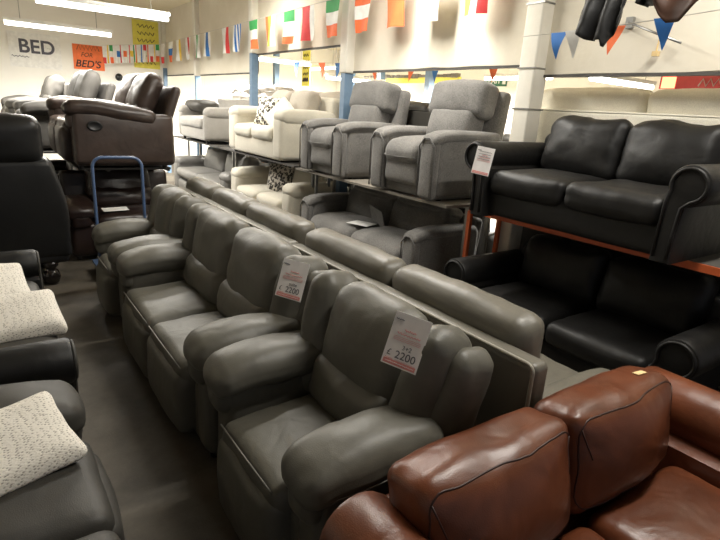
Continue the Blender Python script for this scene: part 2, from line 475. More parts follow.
def rollarm_sofa(name, label, cat, loc, rz, w, seats, m, D=.90, hb=.86, rr=.105, aw=.17, seat_h=.44, back_top=.86, pipe=None, group=None, amp=.008, arm_h=.63, tilt=13, legs=True, flare=.05, nail=True, cy=0, cw=0, arm_back=.10, cx=0):
    t = thing(name, label, cat, loc, rz, group); f = -D/2; iw = w-2*aw; sw = iw/seats
    bm = NB(); pad(bm, (0, .02, .21), (w-2*aw+.06, D-.06, .24), .04, (0, .02, 0), seg=6, amp=amp*.6); mesh('front_rail', bm, m, t)
    bm = NB(); pad(bm, (0, D/2-.09, (hb-.04)/2+.05), (w-.10, .16, hb-.14), .06, rot=(R(-5), 0, 0), seg=7, amp=amp*.7); mesh('back_frame', bm, m, t)
    for i in range(seats):
        x = -iw/2+sw*(i+.5)
        bm = NB(); pad(bm, (x, f+.33, seat_h-.07), (sw-.01, .68, .17), .06, (0, .015, .028), seg=10, amp=amp)
        if pipe: tube(bm, [(x-sw/2+.05, f-.008, seat_h-.0), (x, f-.022, seat_h+.004), (x+sw/2-.05, f-.008, seat_h)], .004, 6, mi=1)
        mesh('seat', bm, [m, pipe or m], t)
        if True:
            bm = NB(); xb = x*(1+cw/iw)+cx
            def sag(o, u):
                o = o.copy(); o.z += (.012 if not cy else 0)*math.sin(u[0]*5+x*9)*max(0, u[2]); return o
            hh = back_top-seat_h+.03
            pad(bm, (xb, f+.66+cy, seat_h+hh/2-.02), (sw-.008+cw/seats, .20, hh), .08 if not cy else .06, (.0, .05 if not cy else .075, .015 if not cy else .004), rot=(R(-tilt), 0, 0), seg=11, amp=amp*1.4, fn=sag, fr=7 if not cy else 5)
            if pipe:
                ww = (sw+cw/seats)/2-.028; zc = seat_h+hh/2-.02
                lp = dense([(p[0]+xb, p[2]+zc) for p in rect_loop(-ww, ww, -hh/2+.06, hh/2-.014, 0, .05)])
                tube(bm, seam_pts(bm, lp, f), .0034, 6, True, mi=1)
                for k in (-1, 1):      # loose corner pleats
                    sp = seam_pts(bm, [(xb+k*(ww-.005-.012*q), zc+hh/2-.04-.035*q) for q in range(4)], f)
                    if len(sp) > 2: tube(bm, sp, .003, 5, mi=1)
            mesh('back_cushion', bm, [m, pipe or m], t)
    for s in (-1, 1):
        xo = s*w/2
        cx, cz = xo, arm_h-rr
        a = arc(s*0, cz, rr, -60, 215, 20)     # roll
        prof = [(s*(p[0])+xo-s*.035, p[1]) for p in a]
        # panel below the roll: inner side straight, outer side swept
        inner = xo-s*aw; 
        pr = prof + [(xo-s*(aw-.01), cz-rr*.75), (xo-s*(aw), .08), (xo-s*.05, .08), (xo-s*.045, .22), (xo-s*.03, cz-rr*1.05)]
        bm = NB(); prism(bm, pr, f-.03, D/2-arm_back, .03 if arm_back < .05 else .018, 6)
        bmesh.ops.triangulate(bm, faces=[g for g in bm.faces if len(g.verts) > 4])
        arm = mesh('arm', bm, m, t)
        md = arm.modifiers.new('edge', 'EDGE_SPLIT'); md.split_angle = R(42)
        bm = NB()
        k = arc(0, cz, rr-.022, -75, 200, 18)
        pts = [(s*p[0]+xo-s*.035, f-.034, p[1]) for p in k]
        pts = [(xo-s*.065, f-.034, .11), (xo-s*.06, f-.034, .24)] + [(xo-s*.05, f-.034, cz-rr*1.1)] + pts + [(xo-s*(aw-.028), f-.034, cz-rr*.9), (xo-s*(aw-.022), f-.034, .11)]
        tube(bm, pts, .010, 6)
        mesh('scroll_piping', bm, m, arm)
    if legs:
        for x in (-w/2+.1, w/2-.1):
            for y in (f+.08, D/2-.1):
                bm = NB(); lathe(bm, [(.02, 0), (.03, .015), (.022, .03), (.036, .055), (.03, .1)], (x, y, 0), 12); mesh('leg', bm, M['darkwood'], t)
    return t

def fabric_seat(name, label, cat, loc, rz, w, seats, m, trim, D=.86, hb=1.0, aw=.17, arm_h=.58, seat_h=.44, head=True, group=None, amp=.006, wing=True, lift=.10):
    t = thing(name, label, cat, loc, rz, group); f = -D/2; iw = w-2*aw; sw = iw/seats
    bm = NB(); pad(bm, (0, .02, (.33+lift)/2), (w-.08, D-.08, .33-lift), .03, (0, .02, 0), seg=5, amp=amp*.4); mesh('base', bm, m, t)
    for i in range(seats):
        x = -iw/2+sw*(i+.5)
        bm = NB(); pad(bm, (x, f+.05, .22), (sw-.01, .10, .24), .04, (0, .02, 0), seg=6, amp=amp); mesh('front_panel', bm, m, t)
        def drop(o, u):
            o = o.copy(); o.z -= .035*max(0, -u[1])**3; return o
        bm = NB(); pad(bm, (x, f+.30, seat_h-.065), (sw-.01, .66, .19), .075, (0, .02, .03), seg=9, amp=amp, fn=drop)
        tube(bm, [(x-sw/2+.03, f-.03, seat_h-.12), (x, f-.05, seat_h-.125), (x+sw/2-.03, f-.03, seat_h-.12)], .006, 6, mi=1)
        mesh('seat', bm, [m, trim], t)
        def dome(o, u):
            o = o.copy()
            if u[2] > 0: o.x *= 1-.05*u[2]**4; o.z += .025*(1-u[0]**2)*u[2]
            return o
        bm = NB(); pad(bm, (x, f+.60, seat_h+.13), (sw+(.06 if seats == 1 else 0), .22, .34), .06, (0, .035, 0), rot=(R(-12), 0, 0), seg=8, amp=amp); mesh('lumbar_cushion', bm, m, t)
        hh = hb-seat_h-.235
        bm = NB(); pad(bm, (x, f+.67, hb-hh/2-.01), (sw+.21 if seats == 1 else sw-.01, .22, hh), .06, (0, .04, .0), rot=(R(-12), 0, 0), seg=9, amp=amp, fn=dome); mesh('headrest', bm, m, t)
    bm = NB(); pad(bm, (0, D/2-.08, (hb-.04)/2+.06), (w-.08 if wing else iw+.1, .13, hb-.22), .05, (.0, .02, 0), rot=(R(-7), 0, 0), seg=7, amp=amp*.6); mesh('back_panel', bm, m, t)
    for s in (-1, 1):
        xa = s*(w/2-aw/2)
        bm = NB(); pad(bm, (xa, -.01, (arm_h+lift)/2), (aw-.03, D-.10, arm_h-lift-.03), .05, (.01, 0, 0), seg=7, amp=amp*.6); mesh('arm', bm, m, t)
        def slope(o, u):
            o = o.copy(); o.z += -.02*u[1]*0-.05*max(0, -u[1])**4; return o
        bm = NB(); pad(bm, (xa, f+.37, arm_h-.035), (aw, .78, .085), .042, (.008, 0, .012), seg=8, amp=amp*.6, fn=slope)
        mesh('arm_pad', bm, m, t)
        bm = NB(); pad(bm, (xa, f+.02, (arm_h+lift)/2-.03), (aw-.015, .07, arm_h-lift-.07), .034, (0, .015, 0), seg=6, amp=amp*.4)
        tube(bm, [(xa-s*(aw/2-.012), f-.018, lift+.02), (xa-s*(aw/2-.006), f-.022, arm_h-.12), (xa-s*.03, f-.026, arm_h-.055), (xa+s*.03, f-.026, arm_h-.055), (xa+s*(aw/2-.006), f-.022, arm_h-.12), (xa+s*(aw/2-.012), f-.018, lift+.02)], .007, 6, mi=1)
        mesh('arm_front', bm, [m, trim], t)
    for x in (-w/2+.1, w/2-.1):
        for y in (f+.16, D/2-.1):
            bm = NB(); lathe(bm, [(.022, 0), (.03, lift+.01)], (x, y, 0), 10); mesh('foot', bm, M['darkwood'], t)
    return t

def plump_sofa(name, label, cat, loc, rz, w, seats, m, D=.9, hb=.82, aw=.24, arm_h=.60, seat_h=.42, group=None, bm2=None, amp=.007, bz=0, backs=True, lift=.1, base_m=None):
    """soft contemporary sofa with broad round arms that wrap to the floor"""
    t = thing(name, label, cat, loc, rz, group); f = -D/2; iw = w-2*aw; sw = iw/seats; bm2 = bm2 or m
    bm = NB(); pad(bm, (0, .01, (.30+lift)/2), (w-.2, D-.05, .30-lift), .03, (0, .02, 0), seg=5, amp=amp*.4); mesh('base', bm, base_m or m, t)
    bm = NB(); pad(bm, (0, D/2-.08, (hb+lift)/2-.02), (w-.06, .15, hb-lift-.05), .06, (0, .02, .01), rot=(R(-5), 0, 0), seg=6, amp=amp*.6); mesh('back_frame', bm, m, t)
    for i in range(seats):
        x = -iw/2+sw*(i+.5)
        bm = NB(); pad(bm, (x, f+.32, seat_h-.06), (sw-.01, .66, .17), .06, (0, .02, .03), seg=8, amp=amp); mesh('seat', bm, m, t)
        if backs:
            bm = NB(); pad(bm, (x, f+.63, seat_h+.20+bz), (sw-.01, .2, .44), .09, (0, .05, .02), rot=(R(-14), 0, 0), seg=8, amp=amp*1.5); mesh('back_cushion', bm, bm2, t)
    for s in (-1, 1):
        xa = s*(w/2-aw/2)
        bm = NB(); pad(bm, (xa, -.0, (arm_h+lift)/2-.02), (aw-.02, D-.04, arm_h-lift-.05), .06, (.01, .01, 0), seg=7, amp=amp*.5); arm = mesh('arm', bm, m, t)
        bm = NB(); pad(bm, (xa+s*.01, -.03, arm_h-.05), (aw+.03, D-.10, .17), .082, (.0, .01, .02), seg=7, amp=amp); mesh('arm_roll', bm, m, arm)
    for x in (-w/2+.12, w/2-.12):
        for y in (f+.1, D/2-.1):
            bm = NB(); lathe(bm, [(.02, 0), (.028, lift+.01)], (x, y, 0), 10); mesh('foot', bm, M['darkwood'], t)
    return t

def cushion(name, label, loc, rot, s, m, cat='cushion', group=None, amp=.006):
    bm = NB()
    def pill(o, u):
        o = o.copy(); k = max(abs(u[0]), abs(u[2])); o.y *= .22+.78*math.sqrt(max(0, 1-min(1, k)**3))
        # pull the edges in between the corners
        o.x *= 1-.05*(1-u[2]**2)*abs(u[0]); o.z *= 1-.05*(1-u[0]**2)*abs(u[2]); return o
    pad(bm, (0, 0, 0), s, min(s[1]*.45, .05), seg=12, amp=amp, fn=pill)
    o = mesh(name, bm, m); o.location = loc; o.rotation_euler = rot
    return tag(o, label, cat, group)

# ------------------------------------------------------------------ row A: olive-grey recliners facing the aisle
chairA = recliner('recliner_armchair', 'olive grey leather recliner armchair nearest the camera, in front of chestnut sofa', 'armchair', (1.07, 1.62, 0), -90, .99, 1, M['olive'], pipe=M['olive_pipe'], aw=.225, arm_up=.085)
sofaA = recliner('recliner_sofa', 'olive grey leather two seat recliner sofa in the middle of the aisle row', 'sofa', (1.07, 3.055, 0), -90, 1.77, 2, M['olive'], pipe=M['olive_pipe'], aw=.225, arm_up=.085)
chairA3 = recliner('recliner_armchair', 'olive grey leather recliner armchair at the far end of aisle row by blue trolley', 'armchair', (1.07, 4.455, 0), -90, .92, 1, M['olive'], pipe=M['olive_pipe'], aw=.225, arm_up=.085)

# ------------------------------------------------------------------ row B: taupe sofas backing onto row A  (rz=90 : local x -> world y)
def spans(c, *ys): return [(ys[i]-c, ys[i+1]-c) for i in range(len(ys)-1)]
loose_back_sofa('leather_sofa', 'taupe grey leather two cushion sofa seen from behind, beside chestnut sofa', 'sofa', (2.05, 2.01, 0), 90, 1.96, spans(2.01, 1.17, 2.05, 2.97), M['taupe'], M['taupe_rim'], hb=.985, hp=.88, bd=.20)
loose_back_sofa('leather_sofa', 'taupe grey leather three cushion sofa seen from behind, farther along the row', 'sofa', (2.06, 4.27, 0), 90, 2.5, spans(4.27, 3.06, 3.95, 4.72, 5.48), M['taupe'], M['taupe_rim'], hb=.985, hp=.88, bd=.20)

# ------------------------------------------------------------------ chestnut sofa in the foreground
tan = rollarm_sofa('leather_sofa', 'glossy chestnut brown leather sofa with plump cushions in the foreground', 'sofa', (1.575, .54, 0), 0, 1.70, 2, M['tan'], D=.94, hb=.70, rr=.13, aw=.22, seat_h=.43, back_top=.80, pipe=M['tan_pipe'], arm_h=.71, tilt=10, amp=.009, cy=.13, cw=.10, arm_back=.01, cx=-.075)

# ------------------------------------------------------------------ racking on the right
def rack(label, x0, x1, y0, y1, z, um, bmats, up=(0, 1), group='furniture racks along the right side', side=True, bx=.3):
    t = thing('storage_rack', label, 'rack', ((x0+x1)/2, (y0+y1)/2, 0), 0, None)
    cx, cy = (x0+x1)/2, (y0+y1)/2
    bm = NB(); box(bm, (0, 0, z-.011), (x1-x0, y1-y0-.02, .022)); mesh('shelf_board', bm, bmats, t, False)
    for x in (x0+bx, x1-.02):
        bm = NB(); box(bm, (x-cx, 0, z-.022), (.03, y1-y0-.06, .0439)); mesh('beam', bm, um, t, False)
    for k in up:
        y = (y0+.03, y1-.03)[k]
        for x in (x0+max(.0, bx-.02), x1-.03):
            bm = NB(); box(bm, (x-cx, y-cy, (z-.03)/2), (.03, .034, z-.03)); mesh('upright', bm, um, t, False)
        if side:
            for zz in (.42, z-.07):
                bm = NB(); box(bm, (0, y-cy, zz), (x1-x0-.1, .03, .045)); mesh('side_brace', bm, um, t, False)
    return t
ZS = .99
rack('orange steel rack carrying the black leather sofa', 3.20, 3.60, .30, 2.95, 1.05, M['orange'], M['boarddk'], bx=.0, side=False)
rack('pale shelf rack carrying the two grey fabric armchairs', 3.03, 3.60, 3.02, 5.60, 1.05, M['steel'], M['board'], side=False)
rack('grey steel rack carrying the cream fabric sofa', 3.06, 3.60, 5.68, 8.2, 1.06, M['steel'], M['boarddk'], side=False)
rack('grey steel rack carrying the light grey tub sofa at the far end', 3.06, 3.60, 8.26, 10.6, 1.06, M['steel'], M['boarddk'], side=False)
rack('pale shelf rack behind the columns carrying the cream sofa backs', 3.86, 4.75, .4, 3.4, ZS, M['steel'], M['board'], side=False)
rack('pale shelf rack in the next room behind the grey armchairs', 3.86, 4.75, 3.6, 11.0, ZS, M['steel'], M['board'], side=False)

rollarm_sofa('leather_sofa', 'black leather two seat sofa with scroll arms on top of the orange rack', 'sofa', (3.42, 1.98, .97), -90, 1.56, 2, M['black'], D=.86, hb=.74, rr=.11, aw=.16, seat_h=.41, back_top=.81, arm_h=.62, amp=.009, legs=False)
rollarm_sofa('leather_sofa', 'black leather sofa with scroll arms on the floor beneath the orange rack', 'sofa', (3.40, 1.93, 0), -90, 1.76, 2, M['black'], D=.86, hb=.80, rr=.12, aw=.18, seat_h=.46, back_top=.86, arm_h=.68, amp=.009)
fabric_seat('fabric_armchair', 'flecked grey fabric armchair on the rack right beside the black sofa', 'armchair', (3.42, 3.60, 1.05), -90, .88, 1, M['gfab'], M['gfab_dk'], hb=1.0, arm_h=.57, seat_h=.46, lift=.012, aw=.20)
fabric_seat('fabric_armchair', 'flecked grey fabric armchair on the rack beside the cream sofa', 'armchair', (3.42, 4.96, 1.05), -90, .88, 1, M['gfab'], M['gfab_dk'], hb=1.0, arm_h=.57, seat_h=.46, lift=.012, aw=.20)
fabric_seat('fabric_sofa', 'grey fabric two seat sofa under the shelf of grey armchairs', 'sofa', (3.45, 4.36, 0), -90, 2.08, 2, M['gfab'], M['gfab_dk'], hb=.90, arm_h=.76, seat_h=.55, aw=.2)
plump_sofa('fabric_sofa', 'cream fabric two seat sofa on the upper shelf with leopard print cushion', 'sofa', (3.44, 6.80, 1.06), -90, 1.74, 2, M['cream'], bm2=M['beige'], hb=.86, arm_h=.60, seat_h=.38, aw=.28, lift=.02, bz=.08)
plump_sofa('fabric_sofa', 'cream fabric sofa on the floor below with leopard print cushion', 'sofa', (3.46, 6.68, 0), -90, 1.96, 2, M['cream'], hb=.84, arm_h=.78, seat_h=.56, aw=.28)
plump_sofa('tub_sofa', 'light grey fabric sofa with leather seat at the far end of upper shelf', 'sofa', (3.42, 9.30, 1.06), -90, 1.46, 1, M['lgfab'], bm2=M['lgfab'], hb=.58, arm_h=.54, seat_h=.38, lift=.05, aw=.16, backs=False)
plump_sofa('leather_sofa', 'mid grey leather sofa on the floor at the far end beneath the shelf', 'sofa', (3.42, 9.1, 0), -90, 2.7, 2, M['gleather'], hb=.86, arm_h=.66, seat_h=.50, aw=.3)
loose_back_sofa('fabric_sofa', 'cream fabric sofa seen from behind above the black leather sofa', 'sofa', (4.33, 2.02, ZS), 90, 2.1, spans(2.02, 1.0, 2.08, 3.04), M['creamlt'], M['creamlt'], hp=.86, hb=1.03)
# sofas in the next room, seen through the openings
loose_back_sofa('fabric_sofa', 'grey sofa back under a crumpled sheet in the next room', 'sofa', (4.44, 9.7, ZS), 90, 1.9, spans(9.7, 8.8, 9.7, 10.6), M['lgfab'], M['lgfab'], hp=.80, hb=.86)
loose_back_sofa('fabric_sofa', 'beige sofa seen from behind in the next room above the cream sofa', 'sofa', (4.42, 6.9, ZS), 90, 2.2, spans(6.9, 5.85, 6.9, 7.95), M['beige'], M['beige'], hp=.84, hb=.97)
loose_back_sofa('leather_sofa', 'dark leather sofa back glimpsed between the two grey armchairs', 'sofa', (4.42, 4.55, ZS), 90, 1.9, spans(4.55, 3.65, 4.55, 5.45), M['char'], M['char'], hp=.80, hb=.88)

loose_back_sofa('leather_sofa', 'dark leather sofa added to block light, on the floor of next room behind grey fabric sofa', 'sofa', (4.46, 4.6, 0), 90, 2.2, spans(4.6, 3.6, 4.6, 5.6), M['char'], M['char'], hp=.84, hb=.92)  # added dark filler, blocks low light coming through the bay
loose_back_sofa('leather_sofa', 'dark leather sofa added to block light, on the floor of next room behind lower cream sofa', 'sofa', (4.46, 7.0, 0), 90, 2.3, spans(7.0, 5.95, 7.0, 8.05), M['char'], M['char'], hp=.84, hb=.92)  # added as well, keeps next-room light out below the cream sofa's shelf
loose_back_sofa('leather_sofa', 'dark leather sofa added to block light, on the floor of next room behind mid grey leather sofa', 'sofa', (4.46, 9.5, 0), 90, 2.4, spans(9.5, 8.4, 9.5, 10.6), M['char'], M['char'], hp=.84, hb=.92)  # added to stop light and darken the gap under the far shelf
recliner('recliner_sofa', 'dark recliner sofa added to darken the floor beneath the grey recliners at far end', 'sofa', (1.1, 9.4, 0), -90, 1.9, 2, M['brown_dk'], hb=.94, wings=False)  # added dark filler over floor that was too bright at the far end
loose_back_sofa('leather_sofa', 'dark leather sofa added to cover the bright floor behind the lower black leather sofa', 'sofa', (4.46, 1.9, 0), 90, 2.6, spans(1.9, .7, 1.9, 3.1), M['char'], M['char'], hp=.84, hb=.92)  # added to hide the brightly lit next-room floor under the black sofa
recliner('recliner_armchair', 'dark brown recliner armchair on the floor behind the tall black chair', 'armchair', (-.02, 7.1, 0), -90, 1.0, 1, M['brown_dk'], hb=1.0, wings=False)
# scatter cushions
cushion('scatter_cushion', 'leopard print cushion on the upper cream sofa', (3.28, 6.88, 1.06+.585), (R(-14), R(4), R(-75)), (.42, .16, .42), M['leop'])
cushion('scatter_cushion', 'plain cream cushion leaning at the near arm of upper cream sofa', (3.30, 6.50, ZS+.60), (R(-25), R(38), R(-75)), (.42, .15, .42), M['creamlt'])
cushion('scatter_cushion', 'leopard print cushion on the lower cream sofa', (3.42, 6.75, .76), (R(-18), R(-6), R(-70)), (.46, .16, .46), M['leop2'])
bm = NB(); pad(bm, (0, 0, 0), (.42, .70, .16), .078, (.02, .02, .03), seg=8, amp=.02)
o = mesh('leather_cushion', bm, M['char']); o.location = (3.34, 9.75, ZS+.66); tag(o, 'black leather cushion lying across the arm of light grey tub sofa', 'cushion')
# crumpled sheet
bm = NB(); n = 22
vs = [[None]*(n+1) for _ in range(n+1)]
for i in range(n+1):
    for j in range(n+1):
        x = -.42+.84*i/n; y = -.85+1.7*j/n
        z = .10*noise.noise(Vector((x*5, y*4, 1)))+.06*noise.noise(Vector((x*11, y*9, 4)))+.16*max(0, 1-(x/.42)**2)*(1-(y/.85)**2)+.02
        vs[i][j] = bm.verts.new((x, y, z))
for i in range(n):
    for j in range(n): bm.faces.new((vs[i][j], vs[i+1][j], vs[i+1][j+1], vs[i][j+1]))
o = mesh('dust_sheet', bm, M['lgfab']); o.location = (4.52, 9.4, ZS+.94); o.modifiers.new('thick', 'SOLIDIFY').thickness = .01
tag(o, 'crumpled pale grey sheet thrown over the sofa in next room', 'sheet')

# ------------------------------------------------------------------ left side of the aisle
L1 = rollarm_sofa('leather_sofa', 'black leather sofa with roll arm at left, two white cushions on it', 'sofa', (-.255, 3.47, 0), 90, 1.80, 2, M['char'], D=.92, hb=.82, rr=.11, aw=.18, seat_h=.45, back_top=.85, arm_h=.64, amp=.009)
for ch in L1.children:
    if ch.name.startswith(('arm', 'front_rail')): ch.data.materials.clear(); ch.data.materials.append(M['black'])
L2 = recliner('leather_sofa', 'charcoal grey leather sofa in the left foreground under a white lumbar cushion', 'sofa', (-.225, 1.52, 0), 90, 1.62, 2, M['char'], D=.94, aw=.27, wings=False)
def frame_rot(xd, zd):
    x = Vector(xd).normalized(); z = Vector(zd); y = z.cross(x).normalized(); z = x.cross(y).normalized()
    return Matrix((x, y, z)).transposed().to_euler()
cushion('lumbar_cushion', 'white rectangular flecked lumbar cushion on the left foreground sofa', (-.085, 1.88, .585), frame_rot((.94, .34, 0), (-.05, .27, .15)), (.50, .12, .32), M['speck'])
cushion('scatter_cushion', 'white leaf print cushion against the roll arm of left sofa', (.05, 3.20, .56), frame_rot((.97, .2, -.05), (-.2, .2, .16)), (.44, .14, .32), M['speck2'])
cushion('scatter_cushion', 'white leaf print cushion second from the roll arm of left sofa', (-.04, 3.70, .58), frame_rot((.9, .3, -.2), (-.15, .25, .22)), (.40, .14, .40), M['speck2'])

# tall black recliner seen from behind
t = thing('high_back_chair', 'tall black leather chair with headrest seen from behind at left', 'chair', (.06, 5.78, 0), 180)
bm = NB()
def shoulder(o, u):
    o = o.copy(); o.x *= 1-.20*max(0, u[2])**1.3 if u[2] > 0 else 1.0; return o
pad(bm, (0, .30, .72), (1.06, .22, .92), .06, (0, .02, 0), rot=(R(-4), 0, 0), seg=8, amp=.006, fn=shoulder); mesh('back', bm, M['black2'], t)
bm = NB(); pad(bm, (0, .34, 1.33), (.76, .24, .40), .09, (.0, .03, .015), rot=(R(-6), 0, 0), seg=8, amp=.006); mesh('headrest', bm, M['black2'], t)
bm = NB(); pad(bm, (0, -.05, .42), (.66, .66, .20), .07, (0, 0, .03), seg=6, amp=.006); mesh('seat', bm, M['black2'], t)
bm = NB(); pad(bm, (0, 0, .28), (1.0, .74, .14), .04, seg=4); mesh('base', bm, M['black2'], t)
for s in (-1, 1):
    bm = NB(); pad(bm, (s*.43, -.05, .48), (.20, .74, .36), .08, (0, 0, .02), seg=6, amp=.006); mesh('arm', bm, M['black2'], t)
    for y in (-.28, .30):
        bm = NB(); lathe(bm, [(.03, 0), (.06, .02), (.08, .08), (.06, .13), (.035, .15), (.065, .18), (.07, .22)], (s*.34, y, 0), 18); mesh('leg', bm, M['darkwood'], t)

# brown recliners stacked at the end of the aisle
rack('dark rack carrying the big brown recliner sofa at the aisle end', .80, 1.75, 6.2, 7.85, ZS, M['boarddk'], M['boarddk'], side=False, up=(1,))
recliner('recliner_sofa', 'big dark brown leather recliner sofa side on at the aisle end, top level', 'sofa', (1.25, 6.93, ZS), -90, 1.72, 2, M['brown'], D=1.14, aw=.24, hb=1.0, handle=True, tilt=24, wings=False, amp=.010, arm_t=7, arm_up=.05)
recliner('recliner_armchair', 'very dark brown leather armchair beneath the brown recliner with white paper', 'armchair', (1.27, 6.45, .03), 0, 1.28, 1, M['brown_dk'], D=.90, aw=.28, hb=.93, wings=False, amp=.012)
rack('dark rack at the far end carrying the grey recliner sofas', .2, 1.5, 7.95, 12.4, ZS, M['boarddk'], M['boarddk'], side=False)
recliner('recliner_sofa', 'brownish grey recliner sofa behind the big brown recliner', 'sofa', (.98, 8.85, ZS), -90, 1.7, 2, M['ggrey'], D=1.1, aw=.24, hb=1.04, wings=False, tilt=20)
recliner('recliner_sofa', 'grey recliner sofa farthest down the left rack below the orange poster', 'sofa', (.85, 10.9, ZS), -90, 1.7, 2, M['ggrey'], D=1.0, aw=.24, hb=.98, wings=False, tilt=16)
rack('dark rack by the far left wall carrying pale sofas', -1.3, 0.05, 7.4, 11.5, ZS, M['boarddk'], M['boarddk'], side=False)
plump_sofa('leather_sofa', 'grey sofa with flat arms on the far left rack', 'sofa', (-.4, 8.3, ZS), -90, 1.6, 2, M['ggrey'], hb=.62, arm_h=.52, seat_h=.42)
plump_sofa('fabric_sofa', 'pale cream sofa on the far left rack near the back wall', 'sofa', (-.55, 10.3, ZS), -90, 1.8, 2, M['cream'], hb=.74, arm_h=.58, seat_h=.42)

# blue trolley
t = thing('hand_trolley', 'blue tubular trolley handle standing before the brown armchairs', 'trolley', (1.02, 5.35, 0), 0)
pts = [(-.215, 0, .10)]+[(-.215, 0, .6)]+[(-.215+.09*(1-math.cos(R(a))), 0, 1.10+.09*math.sin(R(a))) for a in range(0, 91, 15)]+[(.215-.09*(1-math.cos(R(a))), 0, 1.10+.09*math.sin(R(a))) for a in range(90, -1, -15)]+[(.215, 0, .6), (.215, 0, .10)]
bm = NB(); tube(bm, pts, .015, 10); mesh('handle', bm, M['bluetube'], t)
bm = NB(); box(bm, (0, .19, .11), (.46, .42, .025)); mesh('platform', bm, M['bluetube'], t, False)
for x in (-.19, .19):
    for y in (.03, .35):
        bm = NB(); w = lathe(bm, [(.0, -.015), (.05, -.015), (.05, .015), (0, .015)], n=16); k = mesh('wheel', bm, M['blackplastic'], t); k.rotation_euler = (0, R(90), 0); k.location = (x, y, .05)

# ------------------------------------------------------------------ tickets and papers
bpy.context.view_layer.update()
def cast(o, d):
    dg = bpy.context.evaluated_depsgraph_get(); dg.update()
    ok, loc, nrm, *_ = S.ray_cast(dg, Vector(o), Vector(d))
    return (loc, nrm) if ok else (None, None)

def squiggle(bm, x0, x1, z, h, y, r=.0011, f=9, ph=0):
    n = 26
    tube(bm, [(x0+(x1-x0)*i/n, y, z+h*math.sin(i*f/n*6.28+ph)*(.6+.4*math.sin(i*1.7+ph))) for i in range(n+1)], r, 4)

def ticket(label, loc, nrm, w, h, roll=0, price=True, sub='3+2'):
    t = thing('price_ticket', label, 'price ticket', loc)
    z = Vector((0, 0, 1)); n = Vector(nrm).normalized()      # card faces along n; local -Y = n
    y = -n; x = y.cross(z).normalized(); zz = x.cross(y).normalized()
    m = Matrix((x, y, zz)).transposed()
    t.rotation_euler = (m.to_4x4()@Matrix.Rotation(R(roll), 4, 'Y')).to_euler()
    bm = NB()
    def bend(o, u): o = o.copy(); o.y += .012*(u[2]**2)*.4; return o
    pad(bm, (0, 0, 0), (w, .0016, h), .0007, seg=6, fn=None); mesh('card', bm, M['card'], t, False)
    Yt = -.0018
    bm = NB(); box(bm, (0, Yt, -h*.43), (w*.9, .0008, h*.085)); b = mesh('footer_band', bm, M['redband'], t, False)
    bm = NB(); squiggle(bm, -w*.40, w*.40, -h*.43, h*.012, Yt-.001, .0009, 12); mesh('footer_writing', bm, M['card'], b)
    bm = NB()
    squiggle(bm, -w*.12, w*.20, h*.20, h*.025, Yt, .0014, 5); squiggle(bm, -w*.30, w*.34, h*.12, h*.025, Yt, .0015, 8, 1)
    for k in range(3): squiggle(bm, -w*.36, w*.40, h*(.055-.03*k), h*.007, Yt, .0007, 14, k)
    mesh('header_writing', bm, M['redink'], t)
    bm = NB(); squiggle(bm, -w*.44, -w*.22, h*.37, h*.015, Yt, .0014, 4); mesh('corner_writing', bm, M['ink'], t)
    if price:
        text('price', '2200', h*.205, M['ink'], (w*.10, Yt, -h*.275), (R(90), 0, 0), t)
        text('pound_sign', '\u00a3', h*.16, M['ink'], (-w*.36, Yt, -h*.27), (R(90), 0, 0), t)
        text('set_size', sub, h*.12, M['ink'], (w*.08, Yt, -h*.12), (R(90), 0, 0), t)
        bm = NB(); squiggle(bm, -w*.42, -w*.20, -h*.37, h*.008, Yt, .0011, 4); squiggle(bm, -w*.15, w*.42, -h*.375, h*.006, Yt, .0007, 12); mesh('small_print', bm, M['redink'], t)
    else:
        bm = NB()
        for k in range(4): squiggle(bm, -w*.34, w*.36, h*(.33-.09*k), h*.015, Yt, .0013, 7, k*2)
        mesh('handwriting', bm, M['ink'], t)
    return t
def stick(label, y, z, w, h, roll, **kw):
    n = Vector((-.80, -.50, .33)).normalized()
    side = Vector((0, 0, 1)).cross(-n).normalized()
    best = 0
    c = Vector((1.2, y, z))
    for k in (-.5, 0, .5):              # rest the card on whatever stands proudest behind it
        for q in (-.4, .4):
            p = c+side*w*k+Vector((0, 0, h*q))
            hit, _ = cast(p+n*.6, -n)
            if hit is not None: best = max(best, (hit-c).dot(n))
    ticket(label, c+n*(best+.006), n, w, h, roll, **kw)
stick('white price ticket on the near olive grey armchair back reading 2200', 1.31, .95, .138, .195, 8)
stick('white price ticket on the olive grey two seat sofa back reading 2200', 2.215, .915, .15, .195, 4, sub='suite')
ticket('white price ticket hanging on the left scroll arm of upper black sofa', (2.925, 2.61, ZS+.465), (-1, -.35, .12), .135, .195, 6, price=False)

def paper(label, loc, rot, w, h, m=None):
    bm = NB(); pad(bm, (0, 0, 0), (w, h, .003), .001, seg=5)
    o = mesh('paper_sheet', bm, m or M['paper'], None, False); o.location = loc; o.rotation_euler = rot
    return tag(o, label, 'paper')
paper('white paper lying on the seat of dark brown armchair under the rack', (1.12, 6.16, .55), (R(8), 0, R(5)), .26, .12)
paper('white leaflet on the seat of lower grey fabric sofa', (3.20, 4.42, .605), (0, 0, R(20)), .20, .26)
paper('pale folded catalogue standing against the lower grey sofa back', (3.40, 4.42, .66), (R(20), R(70), R(10)), .22, .30, M['gfab'])


# little woven maker's tab on the chestnut cushion's top corner
h_, n_ = cast((2.06, .875, 1.5), (0, 0, -1))
if h_ is not None:
    bm = NB(); pad(bm, (0, 0, 0), (.055, .028, .004), .0015, seg=3); o = mesh('sewn_tab', bm, M['gold'], tan)
    o.matrix_parent_inverse = Matrix.Identity(4); o.location = h_-Vector(tan.location)+n_*.003; o.rotation_euler = (n_.to_track_quat('Z', 'Y')).to_euler(); o['label'] = 'small tan fabric tab'

